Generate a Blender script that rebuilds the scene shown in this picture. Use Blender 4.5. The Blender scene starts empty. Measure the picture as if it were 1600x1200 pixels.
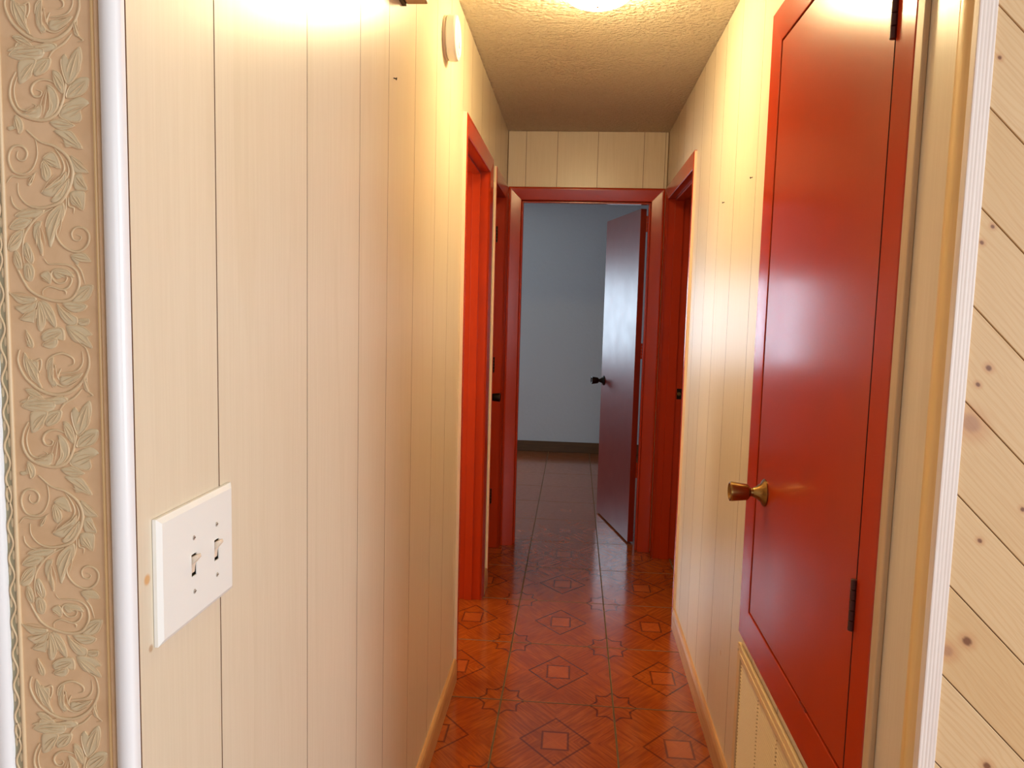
import bpy, bmesh, math, random
from mathutils import Vector, Matrix
random.seed(7)
C = bpy.context.scene.collection
PI = math.pi

# ------------------------------------------------------------------ camera
F, YAW, PITCH, ROLL, EYE = 1213.0, 0.0788, 0.0989, 0.026, 1.4326
def cam_axes():
    cy, sy = math.cos(YAW), math.sin(YAW); cp, sp = math.cos(PITCH), math.sin(PITCH)
    f = Vector((-sy*cp, cy*cp, -sp)); r = Vector((cy, sy, 0)); u = r.cross(f)
    cr, sr = math.cos(ROLL), math.sin(ROLL)
    return cr*r + sr*u, -sr*r + cr*u, f
R_, U_, F_ = cam_axes()
cd = bpy.data.cameras.new('camera'); cam = bpy.data.objects.new('camera', cd); C.objects.link(cam)
m = Matrix((R_, U_, -F_)).transposed().to_4x4(); m.translation = Vector((0, 0, EYE)); cam.matrix_world = m
cd.sensor_width = 36; cd.lens = F/1600*36; cd.clip_start = 0.02
cd.dof.use_dof = False
bpy.context.scene.camera = cam
def ray(px, py):
    return R_*((px-800)/F) - U_*((py-600)/F) + F_
def on(px, py, ax, v):                     # point of the photograph on a world plane
    d = ray(px, py); o = Vector((0, 0, EYE)); return o + d*((v-o[ax])/d[ax])

# ------------------------------------------------------------------ world, lights, exposure
w = bpy.data.worlds.new('world'); bpy.context.scene.world = w; w.use_nodes = True
w.node_tree.nodes['Background'].inputs[0].default_value = (.75, .85, 1, 1)
w.node_tree.nodes['Background'].inputs[1].default_value = .6
vs = bpy.context.scene.view_settings
bpy.context.scene.display_settings.display_device = 'sRGB'
vs.view_transform = 'Standard'; vs.look = 'None'; vs.gamma = 1; vs.use_curve_mapping = False
vs.exposure = 0.0
def area(name, loc, direction, sx, sy, power, col):
    l = bpy.data.lights.new(name, 'AREA'); l.shape = 'RECTANGLE'; l.size = sx; l.size_y = sy
    l.energy = power; l.color = col
    o = bpy.data.objects.new(name, l); C.objects.link(o); o.location = loc
    o.rotation_euler = Vector(direction).to_track_quat('-Z', 'Y').to_euler()
    return o
LAMP_STRENGTH = 130.0
# daylight through the big window of the near room (behind the viewer), through the bedroom's window; plus an added, unseen warm light in the bathroom
area('window_daylight', (0.9, -3.00, 1.45), (0, 1, 0), 2.2, 1.45, 33, (.84, .93, 1.0))
area('side_window_daylight', (3.04, -.75, 1.45), (-1, 0, 0), 1.5, 1.3, 104, (.80, .91, 1.0))
area('bedroom_daylight', (-1.5, 7.64, 1.36), (0, -1, 0), 1.0, .8, 38, (.66, .84, 1.0))
area('bathroom_fill', (-2.1, 3.2, 1.6), (1, 0, 0), .6, .6, 24, (1, .84, .66))

# ------------------------------------------------------------------ dimensions
XL, XR, D, H = -.4193, .4967, 4.566, 2.44
TL = .125                                   # wall thickness
HL = lambda u, v, w: Vector((XL + w, u, v))        # left wall of the hall, w towards the hall
HR = lambda u, v, w: Vector((XR - w, u, v))
HF = lambda u, v, w: Vector((u, D - w, v))         # far wall
HE = lambda u, v, w: Vector((u, .700 - w, v))      # end of the left wall, faces the viewer
HP = lambda u, v, w: Vector((u, 1.066 - w, v))     # pine wall

# ------------------------------------------------------------------ material helpers
def lin(c):
    return tuple((x/255/12.92 if x/255 <= .04045 else ((x/255+.055)/1.055)**2.4) for x in c) + (1,)
class Mat:
    def __init__(s, name, col, rough=.5, metal=0, coat=0, spec=.5):
        s.m = bpy.data.materials.new(name); s.m.use_nodes = True; s.t = s.m.node_tree
        s.b = s.t.nodes['Principled BSDF']; s.b.inputs['Base Color'].default_value = lin(col)
        s.b.inputs['Roughness'].default_value = rough; s.b.inputs['Metallic'].default_value = metal
        s.b.inputs['Coat Weight'].default_value = coat; s.b.inputs['Specular IOR Level'].default_value = spec
        s.b.inputs['Coat Roughness'].default_value = .12
    def n(s, typ, **kw):
        nd = s.t.nodes.new(typ)
        for k, v in kw.items():
            if k.startswith('i_'): nd.inputs[k[2:].replace('_', ' ')].default_value = v
            else: setattr(nd, k, v)
        return nd
    def l(s, a, b): s.t.links.new(a, b)
    def math(s, op, a, b=None, c=None, clamp=False):
        nd = s.t.nodes.new('ShaderNodeMath'); nd.operation = op; nd.use_clamp = clamp
        for i, v in enumerate((a, b, c)):
            if v is None: continue
            if isinstance(v, (int, float)): nd.inputs[i].default_value = v
            else: s.l(v, nd.inputs[i])
        return nd.outputs[0]
    def mix(s, fac, a, b, blend='MIX'):
        nd = s.t.nodes.new('ShaderNodeMix'); nd.data_type = 'RGBA'; nd.blend_type = blend
        for i, v in ((0, fac), (6, a), (7, b)):
            if isinstance(v, (int, float)): nd.inputs[i].default_value = v
            elif isinstance(v, tuple): nd.inputs[i].default_value = v
            else: s.l(v, nd.inputs[i])
        return nd.outputs[2]
    def coords(s, scale=(1, 1, 1), rot=(0, 0, 0), rnd=0.0):
        tc = s.n('ShaderNodeTexCoord'); mp = s.n('ShaderNodeMapping'); mp.inputs['Scale'].default_value = scale
        mp.inputs['Rotation'].default_value = rot; src = tc.outputs['Object']
        if rnd:
            oi = s.n('ShaderNodeObjectInfo'); add = s.n('ShaderNodeVectorMath', operation='MULTIPLY_ADD')
            s.l(oi.outputs['Random'], add.inputs[0]); add.inputs[1].default_value = (rnd, rnd, rnd); s.l(src, add.inputs[2]); src = add.outputs[0]
        s.l(src, mp.inputs['Vector']); return mp.outputs[0]
    def noise(s, vec, scale=5, detail=3, rough=.5, dist=0):
        nd = s.n('ShaderNodeTexNoise'); s.l(vec, nd.inputs['Vector']); nd.inputs['Scale'].default_value = scale
        nd.inputs['Detail'].default_value = detail; nd.inputs['Roughness'].default_value = rough; nd.inputs['Distortion'].default_value = dist
        return nd.outputs['Fac']
    def ramp(s, fac, a, b, lo=0., hi=1.):
        nd = s.n('ShaderNodeMapRange', interpolation_type='SMOOTHSTEP'); s.l(fac, nd.inputs[0])
        nd.inputs[1].default_value = lo; nd.inputs[2].default_value = hi; nd.inputs[3].default_value = a; nd.inputs[4].default_value = b
        return nd.outputs[0]
    def bump(s, h, strength, dist):
        nd = s.n('ShaderNodeBump'); nd.inputs['Strength'].default_value = strength; nd.inputs['Distance'].default_value = dist
        s.l(h, nd.inputs['Height']); s.l(nd.outputs[0], s.b.inputs['Normal'])

def mat_panel():                            # cream wood-print panelling with a fine upright grain
    M = Mat('cream_paneling', (232, 214, 184), .30, spec=.5)
    a = M.noise(M.coords((170, 170, 5), rnd=13), 1, 5, .65, .3)
    b = M.noise(M.coords((16, 16, 1.3), rnd=13), 1, 3, .5, 1.2)
    c = M.mix(M.ramp(a, 0, 1, .3, .72), lin((223, 207, 181)), lin((228, 213, 188)))
    c = M.mix(M.ramp(b, 0, .4, .58, .7), c, lin((215, 198, 169)))
    tc = M.n('ShaderNodeTexCoord')        # worn and stained spots round the switch plate
    for px, py, rad, col in ((230, 906, .0062, (214, 156, 84)), (236, 1013, .0045, (186, 150, 112)), (1126, 1020, .010, (206, 170, 120))):
        p = on(px, py, 0, XL if px < 800 else XR); vd = M.n('ShaderNodeVectorMath', operation='DISTANCE'); M.l(tc.outputs['Object'], vd.inputs[0]); vd.inputs[1].default_value = p
        c = M.mix(M.ramp(vd.outputs['Value'], .8, 0, rad*.5, rad*1.2), c, lin(col))
    M.l(c, M.b.inputs['Base Color']); M.bump(a, .03, .001); return M.m
def mat_red(name, col, rough=.24, coat=.1):
    M = Mat(name, col, rough, coat=coat, spec=.4)
    a = M.noise(M.coords((7, 7, 7)), 1, 4)
    g = M.noise(M.coords((240, 240, 7)), 1, 3)
    c = M.mix(M.ramp(a, 0, .5, .2, .9), lin(col), lin(tuple(int(x*.93) for x in col)))
    M.l(c, M.b.inputs['Base Color']); M.l(M.ramp(a, rough-.01, rough+.03, .2, .8), M.b.inputs['Roughness'])
    M.bump(g, .10, .002); return M.m
def mat_ceiling():
    M = Mat('knockdown_ceiling', (226, 208, 178), .85, spec=.2)
    v = M.n('ShaderNodeTexVoronoi', feature='SMOOTH_F1'); M.l(M.coords((60, 60, 60)), v.inputs['Vector'])
    v.inputs['Scale'].default_value = 1; v.inputs['Smoothness'].default_value = .6
    a = M.noise(M.coords((70, 70, 70)), 1, 4, .6, .5)
    hgt = M.math('ADD', M.math('MULTIPLY', v.outputs['Distance'], -.8), M.math('MULTIPLY', a, 1.2))
    c = M.mix(M.ramp(a, 0, .5, .4, .7), lin((240, 228, 204)), lin((248, 238, 216)))
    M.l(c, M.b.inputs['Base Color']); M.bump(hgt, 1.0, .022); return M.m
def mat_plaster(name, col):
    M = Mat(name, col, .8, spec=.2)
    a = M.noise(M.coords((30, 30, 30)), 1, 4, .6); M.bump(a, .35, .006); return M.m
def mat_wood(name, c1, c2, scale=(60, 60, 4), rough=.45):
    M = Mat(name, c1, rough)
    a = M.noise(M.coords(scale), 1, 4, .6, .6)
    M.l(M.mix(M.ramp(a, 0, 1, .35, .7), lin(c1), lin(c2)), M.b.inputs['Base Color']); M.bump(a, .1, .001); return M.m

S2 = math.sqrt(.5)
KNOTS = [(1551, 354, 3), (1534, 379, 3.2), (1545, 575, 4.5), (1528, 601, 3.5), (1531, 845, 3.6), (1511, 1002, 7), (1480, 1017, 9),
         (1542, 1197, 6), (1598, 796, 3.5), (1517, 662, 14), (1562, 90, 3)]
def mat_pine():                             # knotty pine; the grain runs with the 45 degree boards
    M = Mat('knotty_pine', (222, 184, 136), .42)
    tc = M.n('ShaderNodeTexCoord'); sp = M.n('ShaderNodeSeparateXYZ'); M.l(tc.outputs['Object'], sp.inputs[0])
    X, Z = sp.outputs[0], sp.outputs[2]
    oi = M.n('ShaderNodeObjectInfo')
    rn = M.math('MULTIPLY', oi.outputs['Random'], 17.0)
    along = M.math('MULTIPLY', M.math('SUBTRACT', X, Z), S2); across = M.math('MULTIPLY', M.math('ADD', X, Z), S2)
    def cv(sa, sc):
        cb = M.n('ShaderNodeCombineXYZ'); M.l(M.math('MULTIPLY_ADD', along, sa, rn), cb.inputs[0]); M.l(M.math('MULTIPLY', across, sc), cb.inputs[1]); M.l(rn, cb.inputs[2]); return cb.outputs[0]
    warp = M.noise(cv(4, 14), 1, 3, .5)
    rings = M.n('ShaderNodeTexWave', wave_type='BANDS', bands_direction='Y')
    cb = M.n('ShaderNodeCombineXYZ'); M.l(M.math('MULTIPLY_ADD', along, .35, rn), cb.inputs[0])
    M.l(M.math('MULTIPLY_ADD', warp, .05, across), cb.inputs[1]); M.l(cb.outputs[0], rings.inputs[0])
    rings.inputs['Scale'].default_value = 42; rings.inputs['Distortion'].default_value = 2.0; rings.inputs['Detail'].default_value = 2
    fine = M.noise(cv(9, 420), 1, 3, .6)
    board = M.mix(M.math('MULTIPLY', oi.outputs['Random'], .8), lin((217, 183, 138)), lin((206, 168, 118)))
    c = M.mix(M.ramp(rings.outputs['Fac'], 0, .22, .6, 1.0), board, lin((198, 146, 90)))
    c = M.mix(M.ramp(fine, 0, .25, .45, .7), c, lin((190, 140, 94)))
    for (px, py, r) in KNOTS:
        p = on(px, py, 1, 1.054); rad = r*1.05/F
        dx = M.math('SUBTRACT', X, p.x); dz = M.math('SUBTRACT', Z, p.z)
        al = M.math('MULTIPLY', M.math('SUBTRACT', dx, dz), S2*.75); ac = M.math('MULTIPLY', M.math('ADD', dx, dz), S2)
        dd = M.math('SQRT', M.math('ADD', M.math('MULTIPLY', al, al), M.math('MULTIPLY', ac, ac)))
        dd = M.math('MULTIPLY_ADD', M.math('SUBTRACT', fine, .5), rad*.5, dd)
        soft = r > 8
        c = M.mix(M.ramp(dd, .45, 0, rad*.9, rad*2.6), c, lin((190, 128, 84)))
        c = M.mix(M.ramp(dd, .45 if soft else .85, 0, rad*.45, rad*1.15), c, lin((140, 92, 78) if soft else (104, 56, 34)))
    M.l(c, M.b.inputs['Base Color']); M.bump(fine, .12, .001); return M.m

TX, TY, SX, SY = -.2238, 2.708, .4079, .4940     # grout crossing and tile pitch
def mat_tile():                             # terracotta tile: printed diamond and square, star corners, marquetry grain
    M = Mat('terracotta_tile', (170, 74, 30), .16, coat=.5, spec=.5)
    tc = M.n('ShaderNodeTexCoord'); sp = M.n('ShaderNodeSeparateXYZ'); M.l(tc.outputs['Object'], sp.inputs[0])
    u = M.math('DIVIDE', sp.outputs[0], SX); v = M.math('DIVIDE', sp.outputs[1], SY)     # -.5 .. .5
    au = M.math('ABSOLUTE', u); av = M.math('ABSOLUTE', v)
    L1 = M.math('ADD', au, av); LI = M.math('MAXIMUM', au, av)
    wob = M.noise(M.coords((30, 30, 30)), 1, 2)
    def line(d, r, wd):
        return M.ramp(M.math('ABSOLUTE', M.math('SUBTRACT', d, r)), 1, 0, wd*.55, wd*1.35)
    ln = line(L1, .285, .0115)
    ln = M.math('MAXIMUM', ln, line(LI, .105, .0090))
    cu = M.math('SUBTRACT', .5, au); cv = M.math('SUBTRACT', .5, av)      # distance from the corner
    # eight-pointed star with hollow sides round every corner
    ang = M.math('ARCTAN2', cv, cu)
    rad = M.math('SQRT', M.math('ADD', M.math('MULTIPLY', cu, cu), M.math('MULTIPLY', cv, cv)))
    tri = M.math('ABSOLUTE', M.math('SUBTRACT', M.math('FRACT', M.math('DIVIDE', ang, PI/4)), .5))   # .5 at the points, 0 in the hollows
    star = M.math('MULTIPLY_ADD', M.math('POWER', M.math('MULTIPLY', tri, 2), 1.8), .052, .158)
    ln = M.math('MAXIMUM', ln, line(rad, star, .0110))
    oi = M.n('ShaderNodeObjectInfo'); rn = M.math('MULTIPLY', oi.outputs['Random'], 9.0)
    # marquetry: strips run diagonally, the direction flips from quadrant to quadrant
    sgn = M.math('SIGN', M.math('MULTIPLY', u, v))
    q = M.math('MULTIPLY_ADD', M.math('MULTIPLY', sgn, v), 1.0, u)          # u +- v
    p = M.math('SUBTRACT', u, M.math('MULTIPLY', sgn, v))
    cb = M.n('ShaderNodeCombineXYZ'); M.l(M.math('MULTIPLY', q, 3.0), cb.inputs[0]); M.l(M.math('MULTIPLY', p, 46.0), cb.inputs[1]); M.l(rn, cb.inputs[2])
    grain = M.noise(cb.outputs[0], 1, 3, .6, .3)
    strips = M.math('ABSOLUTE', M.math('SUBTRACT', M.math('FRACT', M.math('MULTIPLY', p, 7.0)), .5))
    cloud = M.noise(M.coords((9, 9, 9), rnd=5), 1, 3)
    c = M.mix(M.ramp(grain, 0, 1, .3, .7), lin((140, 64, 16)), lin((172, 84, 23)))
    c = M.mix(M.ramp(cloud, 0, .5, .35, .7), c, lin((134, 52, 13)))
    c = M.mix(M.ramp(strips, .3, 0, .02, .06), c, lin((122, 52, 18)))
    inner = M.math('LESS_THAN', LI, .105)
    c = M.mix(M.math('MULTIPLY', inner, .35), c, lin((190, 96, 44)))
    c = M.mix(M.math('MULTIPLY', ln, .70), c, lin((78, 30, 14)))
    M.l(c, M.b.inputs['Base Color'])
    M.l(M.ramp(wob, .13, .24, .3, .7), M.b.inputs['Roughness'])
    M.bump(M.math('ADD', M.noise(M.coords((14, 14, 14), rnd=5), 1, 3), M.math('MULTIPLY', grain, .05)), .12, .006); return M.m

m_panel = mat_panel()
m_groove = Mat('panel_groove', (128, 90, 58), .8).m
m_red = mat_red('red_lacquer', (178, 54, 15))
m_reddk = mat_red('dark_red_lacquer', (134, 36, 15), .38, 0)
m_redtr = mat_red('red_trim_lacquer', (180, 52, 15), .19, 0)
m_redtr.node_tree.nodes['Principled BSDF'].inputs['Specular IOR Level'].default_value = .3
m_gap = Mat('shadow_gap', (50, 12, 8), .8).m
m_ceil = mat_ceiling()
m_pine = mat_pine()
m_pinegap = Mat('pine_joint', (150, 86, 42), .7).m
m_tile = mat_tile()
m_grout = Mat('grout', (122, 96, 66), .8).m
m_bed = mat_plaster('bedroom_plaster', (216, 221, 227))
m_room = mat_plaster('cream_plaster', (226, 214, 196))
m_base = mat_wood('tan_baseboard', (206, 158, 108), (190, 138, 90), (60, 4, 60))
m_basebr = mat_wood('brown_baseboard', (110, 76, 44), (92, 62, 34), (4, 60, 60))
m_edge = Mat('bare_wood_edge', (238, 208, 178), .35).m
m_bead = mat_wood('pale_wood_bead', (206, 178, 142), (196, 166, 130))
m_gold = mat_wood('golden_corner_bead', (240, 204, 142), (234, 194, 126), (60, 60, 4), .3)
m_flute = mat_wood('whitewashed_wood', (236, 222, 212), (226, 208, 196), (500, 60, 4), .5)
m_white = Mat('white_gloss_bead', (240, 238, 238), .3, coat=.2).m
m_tan = mat_wood('tan_wallpaper', (226, 190, 150), (218, 180, 138), (25, 25, 25), .55)
m_leaf = mat_wood('sage_relief_paint', (220, 198, 160), (214, 194, 158), (60, 60, 60), .45)
m_rim = Mat('cream_relief_paint', (218, 190, 150), .4).m
m_ridge = Mat('pale_ridge', (232, 196, 140), .25).m
m_sage = Mat('grey_green_ground', (166, 158, 130), .55).m
m_plate = Mat('white_plastic', (240, 238, 232), .3, coat=.2).m
m_toggle = Mat('aged_plastic', (226, 206, 184), .35).m
m_slot = Mat('slot_dark', (96, 80, 56), .6).m
m_screw = Mat('painted_screw', (186, 178, 166), .4, metal=.3).m
m_brass = Mat('aged_brass', (150, 118, 70), .27, metal=1).m
m_dark = Mat('dark_bronze', (44, 32, 24), .35, metal=.8).m
m_hinge = mat_red('painted_hinge', (66, 12, 6), .45)
m_grille = Mat('almond_enamel', (226, 198, 152), .4).m
m_duct = Mat('duct_dark', (96, 76, 50), .9).m
m_chime = mat_wood('beige_chime_cover', (196, 158, 112), (186, 146, 100))
m_black = Mat('shadow_brown', (70, 50, 30), .8).m
def emission(name, col, s):
    mt = bpy.data.materials.new(name); mt.use_nodes = True; t = mt.node_tree; t.nodes.clear()
    e = t.nodes.new('ShaderNodeEmission'); o = t.nodes.new('ShaderNodeOutputMaterial'); t.links.new(e.outputs[0], o.inputs[0])
    e.inputs[0].default_value = col; e.inputs[1].default_value = s; return mt
m_lamp = emission('lit_lamp_glass', (1.0, .77, .39, 1), LAMP_STRENGTH)

# ------------------------------------------------------------------ mesh helpers
def link(name, bm, mats, parent=None, smooth=False, bevel=0, seg=2):
    if bevel:
        bmesh.ops.bevel(bm, geom=bm.edges[:], offset=bevel, segments=seg, profile=.5, affect='EDGES', clamp_overlap=True)
    bmesh.ops.recalc_face_normals(bm, faces=bm.faces[:])
    me = bpy.data.meshes.new(name); bm.to_mesh(me); bm.free()
    for mt in (mats if isinstance(mats, (list, tuple)) else [mats]): me.materials.append(mt)
    if smooth:
        for p in me.polygons: p.use_smooth = True
        if smooth != True: 
            me.set_sharp_from_angle(angle=smooth)
    o = bpy.data.objects.new(name, me); C.objects.link(o)
    if parent: o.parent = parent
    return o
def empty(name, loc=(0, 0, 0)):
    o = bpy.data.objects.new(name, None); C.objects.link(o); o.location = loc; o.empty_display_size = .1; return o
def tag(o, label=None, cat=None, group=None, kind=None):
    if label: o['label'] = label
    if cat: o['category'] = cat
    if group: o['group'] = group
    if kind: o['kind'] = kind
    return o
def struct(o, label, cat): return tag(o, label, cat, kind='structure')
ID = lambda x, y, z: Vector((x, y, z))
def box(bm, a, b, mp=ID, mi=0):
    xs, ys, zs = (a[0], b[0]), (a[1], b[1]), (a[2], b[2])
    v = [bm.verts.new(mp(xs[i], ys[j], zs[k])) for i in (0, 1) for j in (0, 1) for k in (0, 1)]
    for q in ((0, 1, 3, 2), (4, 6, 7, 5), (0, 4, 5, 1), (2, 3, 7, 6), (0, 2, 6, 4), (1, 5, 7, 3)):
        f = bm.faces.new([v[i] for i in q]); f.material_index = mi
def prism(bm, pts, w0, w1, mp=ID, mi=0):            # polygon in (u, v), pulled along w
    a = [bm.verts.new(mp(p[0], p[1], w0)) for p in pts]; b = [bm.verts.new(mp(p[0], p[1], w1)) for p in pts]
    fs = [bm.faces.new(a[::-1]), bm.faces.new(b)]
    n = len(pts)
    for i in range(n): fs.append(bm.faces.new((a[i], a[(i+1) % n], b[(i+1) % n], b[i])))
    for f in fs: f.material_index = mi
    return fs
def bx(name, a, b, mat, parent=None, mp=ID, bevel=0):
    bm = bmesh.new(); box(bm, a, b, mp); return link(name, bm, mat, parent, bevel=bevel)
def cells(bm, u0, u1, v0, v1, holes, w0, w1, mp, mi=0, side=0):      # slab with rectangular holes
    us = sorted({u0, u1} | {h for r in holes for h in r[:2] if u0 < h < u1})
    vs_ = sorted({v0, v1} | {h for r in holes for h in r[2:] if v0 < h < v1})
    def solid(i, j):
        if not (0 <= i < len(us)-1 and 0 <= j < len(vs_)-1): return False
        cu, cv = (us[i]+us[i+1])/2, (vs_[j]+vs_[j+1])/2
        return not any(r[0] < cu < r[1] and r[2] < cv < r[3] for r in holes)
    V = {}
    def vt(i, j, k):
        if (i, j, k) not in V: V[(i, j, k)] = bm.verts.new(mp(us[i], vs_[j], (w0, w1)[k]))
        return V[(i, j, k)]
    n = 0
    for i in range(len(us)-1):
        for j in range(len(vs_)-1):
            if not solid(i, j): continue
            n += 1
            for k in (0, 1): bm.faces.new((vt(i, j, k), vt(i+1, j, k), vt(i+1, j+1, k), vt(i, j+1, k))).material_index = mi
            if not solid(i-1, j): bm.faces.new((vt(i, j, 0), vt(i, j+1, 0), vt(i, j+1, 1), vt(i, j, 1))).material_index = side
            if not solid(i+1, j): bm.faces.new((vt(i+1, j, 0), vt(i+1, j+1, 0), vt(i+1, j+1, 1), vt(i+1, j, 1))).material_index = side
            if not solid(i, j-1): bm.faces.new((vt(i, j, 0), vt(i+1, j, 0), vt(i+1, j, 1), vt(i, j, 1))).material_index = side
            if not solid(i, j+1): bm.faces.new((vt(i, j+1, 0), vt(i+1, j+1, 0), vt(i+1, j+1, 1), vt(i, j+1, 1))).material_index = side
    return n
def slab(name, u0, u1, v0, v1, holes, w0, w1, mp, mat, parent=None):
    bm = bmesh.new(); cells(bm, u0, u1, v0, v1, holes, w0, w1, mp); return link(name, bm, mat, parent)
def lathe(bm, prof, centre, axis, seg=32, mi=0):     # prof: (radius, distance along axis)
    axis = Vector(axis).normalized(); a = axis.orthogonal().normalized(); b = axis.cross(a); rings = []
    c0 = Vector(centre)
    for r, h in prof:
        if r < 1e-6: rings.append([bm.verts.new(c0 + axis*h)])
        else: rings.append([bm.verts.new(c0 + axis*h + (a*math.cos(2*PI*k/seg) + b*math.sin(2*PI*k/seg))*r) for k in range(seg)])
    for p, q in zip(rings, rings[1:]):
        for k in range(seg):
            k2 = (k+1) % seg
            if len(p) == 1 and len(q) == 1: continue
            if len(p) == 1: f = bm.faces.new((p[0], q[k], q[k2]))
            elif len(q) == 1: f = bm.faces.new((p[k], q[0], p[k2]))
            else: f = bm.faces.new((p[k], q[k], q[k2], p[k2]))
            f.material_index = mi
def lathe_obj(name, prof, centre, axis, mat, parent=None, seg=32):
    bm = bmesh.new(); lathe(bm, prof, centre, axis, seg); return link(name, bm, mat, parent, smooth=.7)

GAP = .0024
def paneling(root, mp, edges, holes, z0=0.0, z1=H, th=.006):
    for a, b in zip(edges, edges[1:]):
        bm = bmesh.new()
        if cells(bm, a+GAP/2, b-GAP/2, z0+.002, z1-.002, holes, 0.0-th, 0.0, mp, 0, 1): link('plank', bm, [m_panel, m_groove], root)
        else: bm.free()

def casing_piece(side, hole, prof, width, mp, parent, mats, floor=True, edge_mat=0, name='casing'):
    u0, u1, v0, v1 = hole; A, B = [], []
    for s, t in prof:
        bot = v0 if floor else v0 - s
        if side == 'left': a, b = (u0-s, bot), (u0-s, v1+s)
        elif side == 'right': a, b = (u1+s, bot), (u1+s, v1+s)
        elif side == 'top': a, b = (u0-s, v1+s), (u1+s, v1+s)
        else: a, b = (u0-s, v0-s), (u1+s, v0-s)
        A.append((a, t)); B.append((b, t))
    bm = bmesh.new()
    va = [bm.verts.new(mp(p[0], p[1], t)) for p, t in A]; vb = [bm.verts.new(mp(p[0], p[1], t)) for p, t in B]
    n = len(prof); bm.faces.new(va); bm.faces.new(vb[::-1])
    for i in range(n):
        j = (i+1) % n; f = bm.faces.new((va[i], va[j], vb[j], vb[i]))
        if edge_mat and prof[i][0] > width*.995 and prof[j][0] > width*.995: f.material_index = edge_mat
    return link(name, bm, mats, parent, smooth=.35)
def clam(wd, t0=.006, t1=.013):
    pr = [(0, 0), (0, t0-.002), (.003, t0)]
    for k in range(1, 9):
        x = k/8; pr.append((.003 + (wd-.010)*x, t0 + (t1-t0)*(x*.8 + .2*math.sin(x*PI/2))))
    return pr + [(wd-.002, t1-.001), (wd, t1-.003), (wd, 0)]

# ------------------------------------------------------------------ floor
fl = struct(bx('floor', (-3.2, -3.2, -.06), (3.2, 7.9, -.0045), m_grout), 'glossy terracotta tile floor with printed diamonds and stars', 'floor')
bm = bmesh.new(); g = .0035
hx, hy = SX/2-g/2, SY/2-g/2
top = [(-hx+.0015, -hy+.0015), (hx-.0015, -hy+.0015), (hx-.0015, hy-.0015), (-hx+.0015, hy-.0015)]
out = [(-hx, -hy), (hx, -hy), (hx, hy), (-hx, hy)]
v0 = [bm.verts.new((x, y, -.006)) for x, y in out]; v1 = [bm.verts.new((x, y, -.0012)) for x, y in out]; v2 = [bm.verts.new((x, y, 0)) for x, y in top]
bm.faces.new(v2)
for i in range(4):
    j = (i+1) % 4; bm.faces.new((v0[i], v0[j], v1[j], v1[i])).material_index = 1; bm.faces.new((v1[i], v1[j], v2[j], v2[i])).material_index = 1
first = link('tile', bm, [m_tile, m_grout], fl); used = False
for i in range(-6, 5):
    for j in range(-6, 11):
        x, y = TX + (i+.5)*SX, TY + (j+.5)*SY
        if y > 1.3 and x > .95 and y < 4.4: pass
        o = first if not used else first.copy()
        if used: C.objects.link(o); o.parent = fl
        used = True; o.location = (x, y, random.uniform(-.0003, .0003)); 
bx('floor_beyond', (-3.2, -3.2, -.006), (3.2, TY-6*SY-.002, -.0005), m_tile, fl)

# ------------------------------------------------------------------ ceiling
struct(bx('ceiling', (-3.2, -3.2, H), (3.2, 7.9, H+.1), m_ceil), 'cream ceiling with a knockdown plaster texture', 'ceiling')

# ------------------------------------------------------------------ hall walls
O1 = (2.90, 3.66, -1, 2.052); O2 = (3.95, 4.495, -1, 2.052)         # left: open doorway, closed door
O5 = (3.53, 4.45, -1, 2.052)                                          # right: open doorway
O3 = (1.315, 2.045, .638, 2.108)                                      # right: closet door
OF = (-.333, .412, -1, 2.050)                                         # far: bedroom doorway
NB = .700
J = .012                                    # jamb thickness: the rough openings are wider by this
def ro(h): return (h[0]-J, h[1]+J, h[2], h[3]+J)
wl = struct(slab('wall_left', NB+.0055, D+.004, 0, H, [ro(O1), ro(O2)], -TL, -.006, HL, m_groove), 'cream wood-grain panelled wall along the left of the hall', 'wall')
L_edges = [.7075, .8845, 1.193, 1.485, 1.709, 1.985, 2.278, 2.52, 2.80, 3.02, 3.34, 3.62, 3.90, 4.16, 4.42, D]
paneling(wl, HL, L_edges, [ro(O1), ro(O2)])
wr = struct(slab('wall_right', 1.075, D+.004, 0, H, [ro(O5), O3], -TL, -.006, HR, m_groove), 'cream wood-grain panelled wall along the right of the hall', 'wall')
R_edges = [1.075, 1.235, 1.48, 1.76, 2.02, 2.292, 2.60, 2.869, 3.10, 3.34, 3.62, 3.90, 4.14, 4.40, D]
paneling(wr, HR, R_edges, [ro(O5), O3])
wf = struct(slab('wall_far', XL-.002, XR+.002, 0, H, [ro(OF)], -TL, -.006, HF, m_groove), 'panelled end wall of the hall above the bedroom doorway', 'wall')
paneling(wf, HF, [XL+.003, -.313, -.133, .098, .358, .478, XR-.003], [ro(OF)])

# closets and rooms behind the side walls
bm = bmesh.new()
for a, b in (((-2.2, 2.60, 0), (-XL*-1-TL-.002, 2.68, H)), ((-2.2, 3.76, 0), (XL-TL-.002, 3.84, H)), ((-2.28, 2.60, 0), (-2.2, 3.84, H))): box(bm, a, b)
struct(link('wall_bathroom', bm, m_room), 'cream walls of the room behind the left doorway', 'wall')
bm = bmesh.new()
for a, b in (((XR+TL, 3.30, 0), (2.0, 3.38, H)), ((2.0, 3.30, 0), (2.08, 4.70, H)), ((XR+TL, 4.60, 0), (2.0, 4.69, H))): box(bm, a, b)
struct(link('wall_side_room', bm, m_room), 'cream walls of the room behind the right doorway', 'wall')
bm = bmesh.new(); box(bm, (XL-TL-.62, 3.85, 0), (XL-TL-.56, 4.60, H)); box(bm, (XR+TL+.55, 1.2, 0), (XR+TL+.6, 2.3, H))
struct(link('wall_closet', bm, m_room), 'closet back walls hidden behind closed doors', 'wall')

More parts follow.
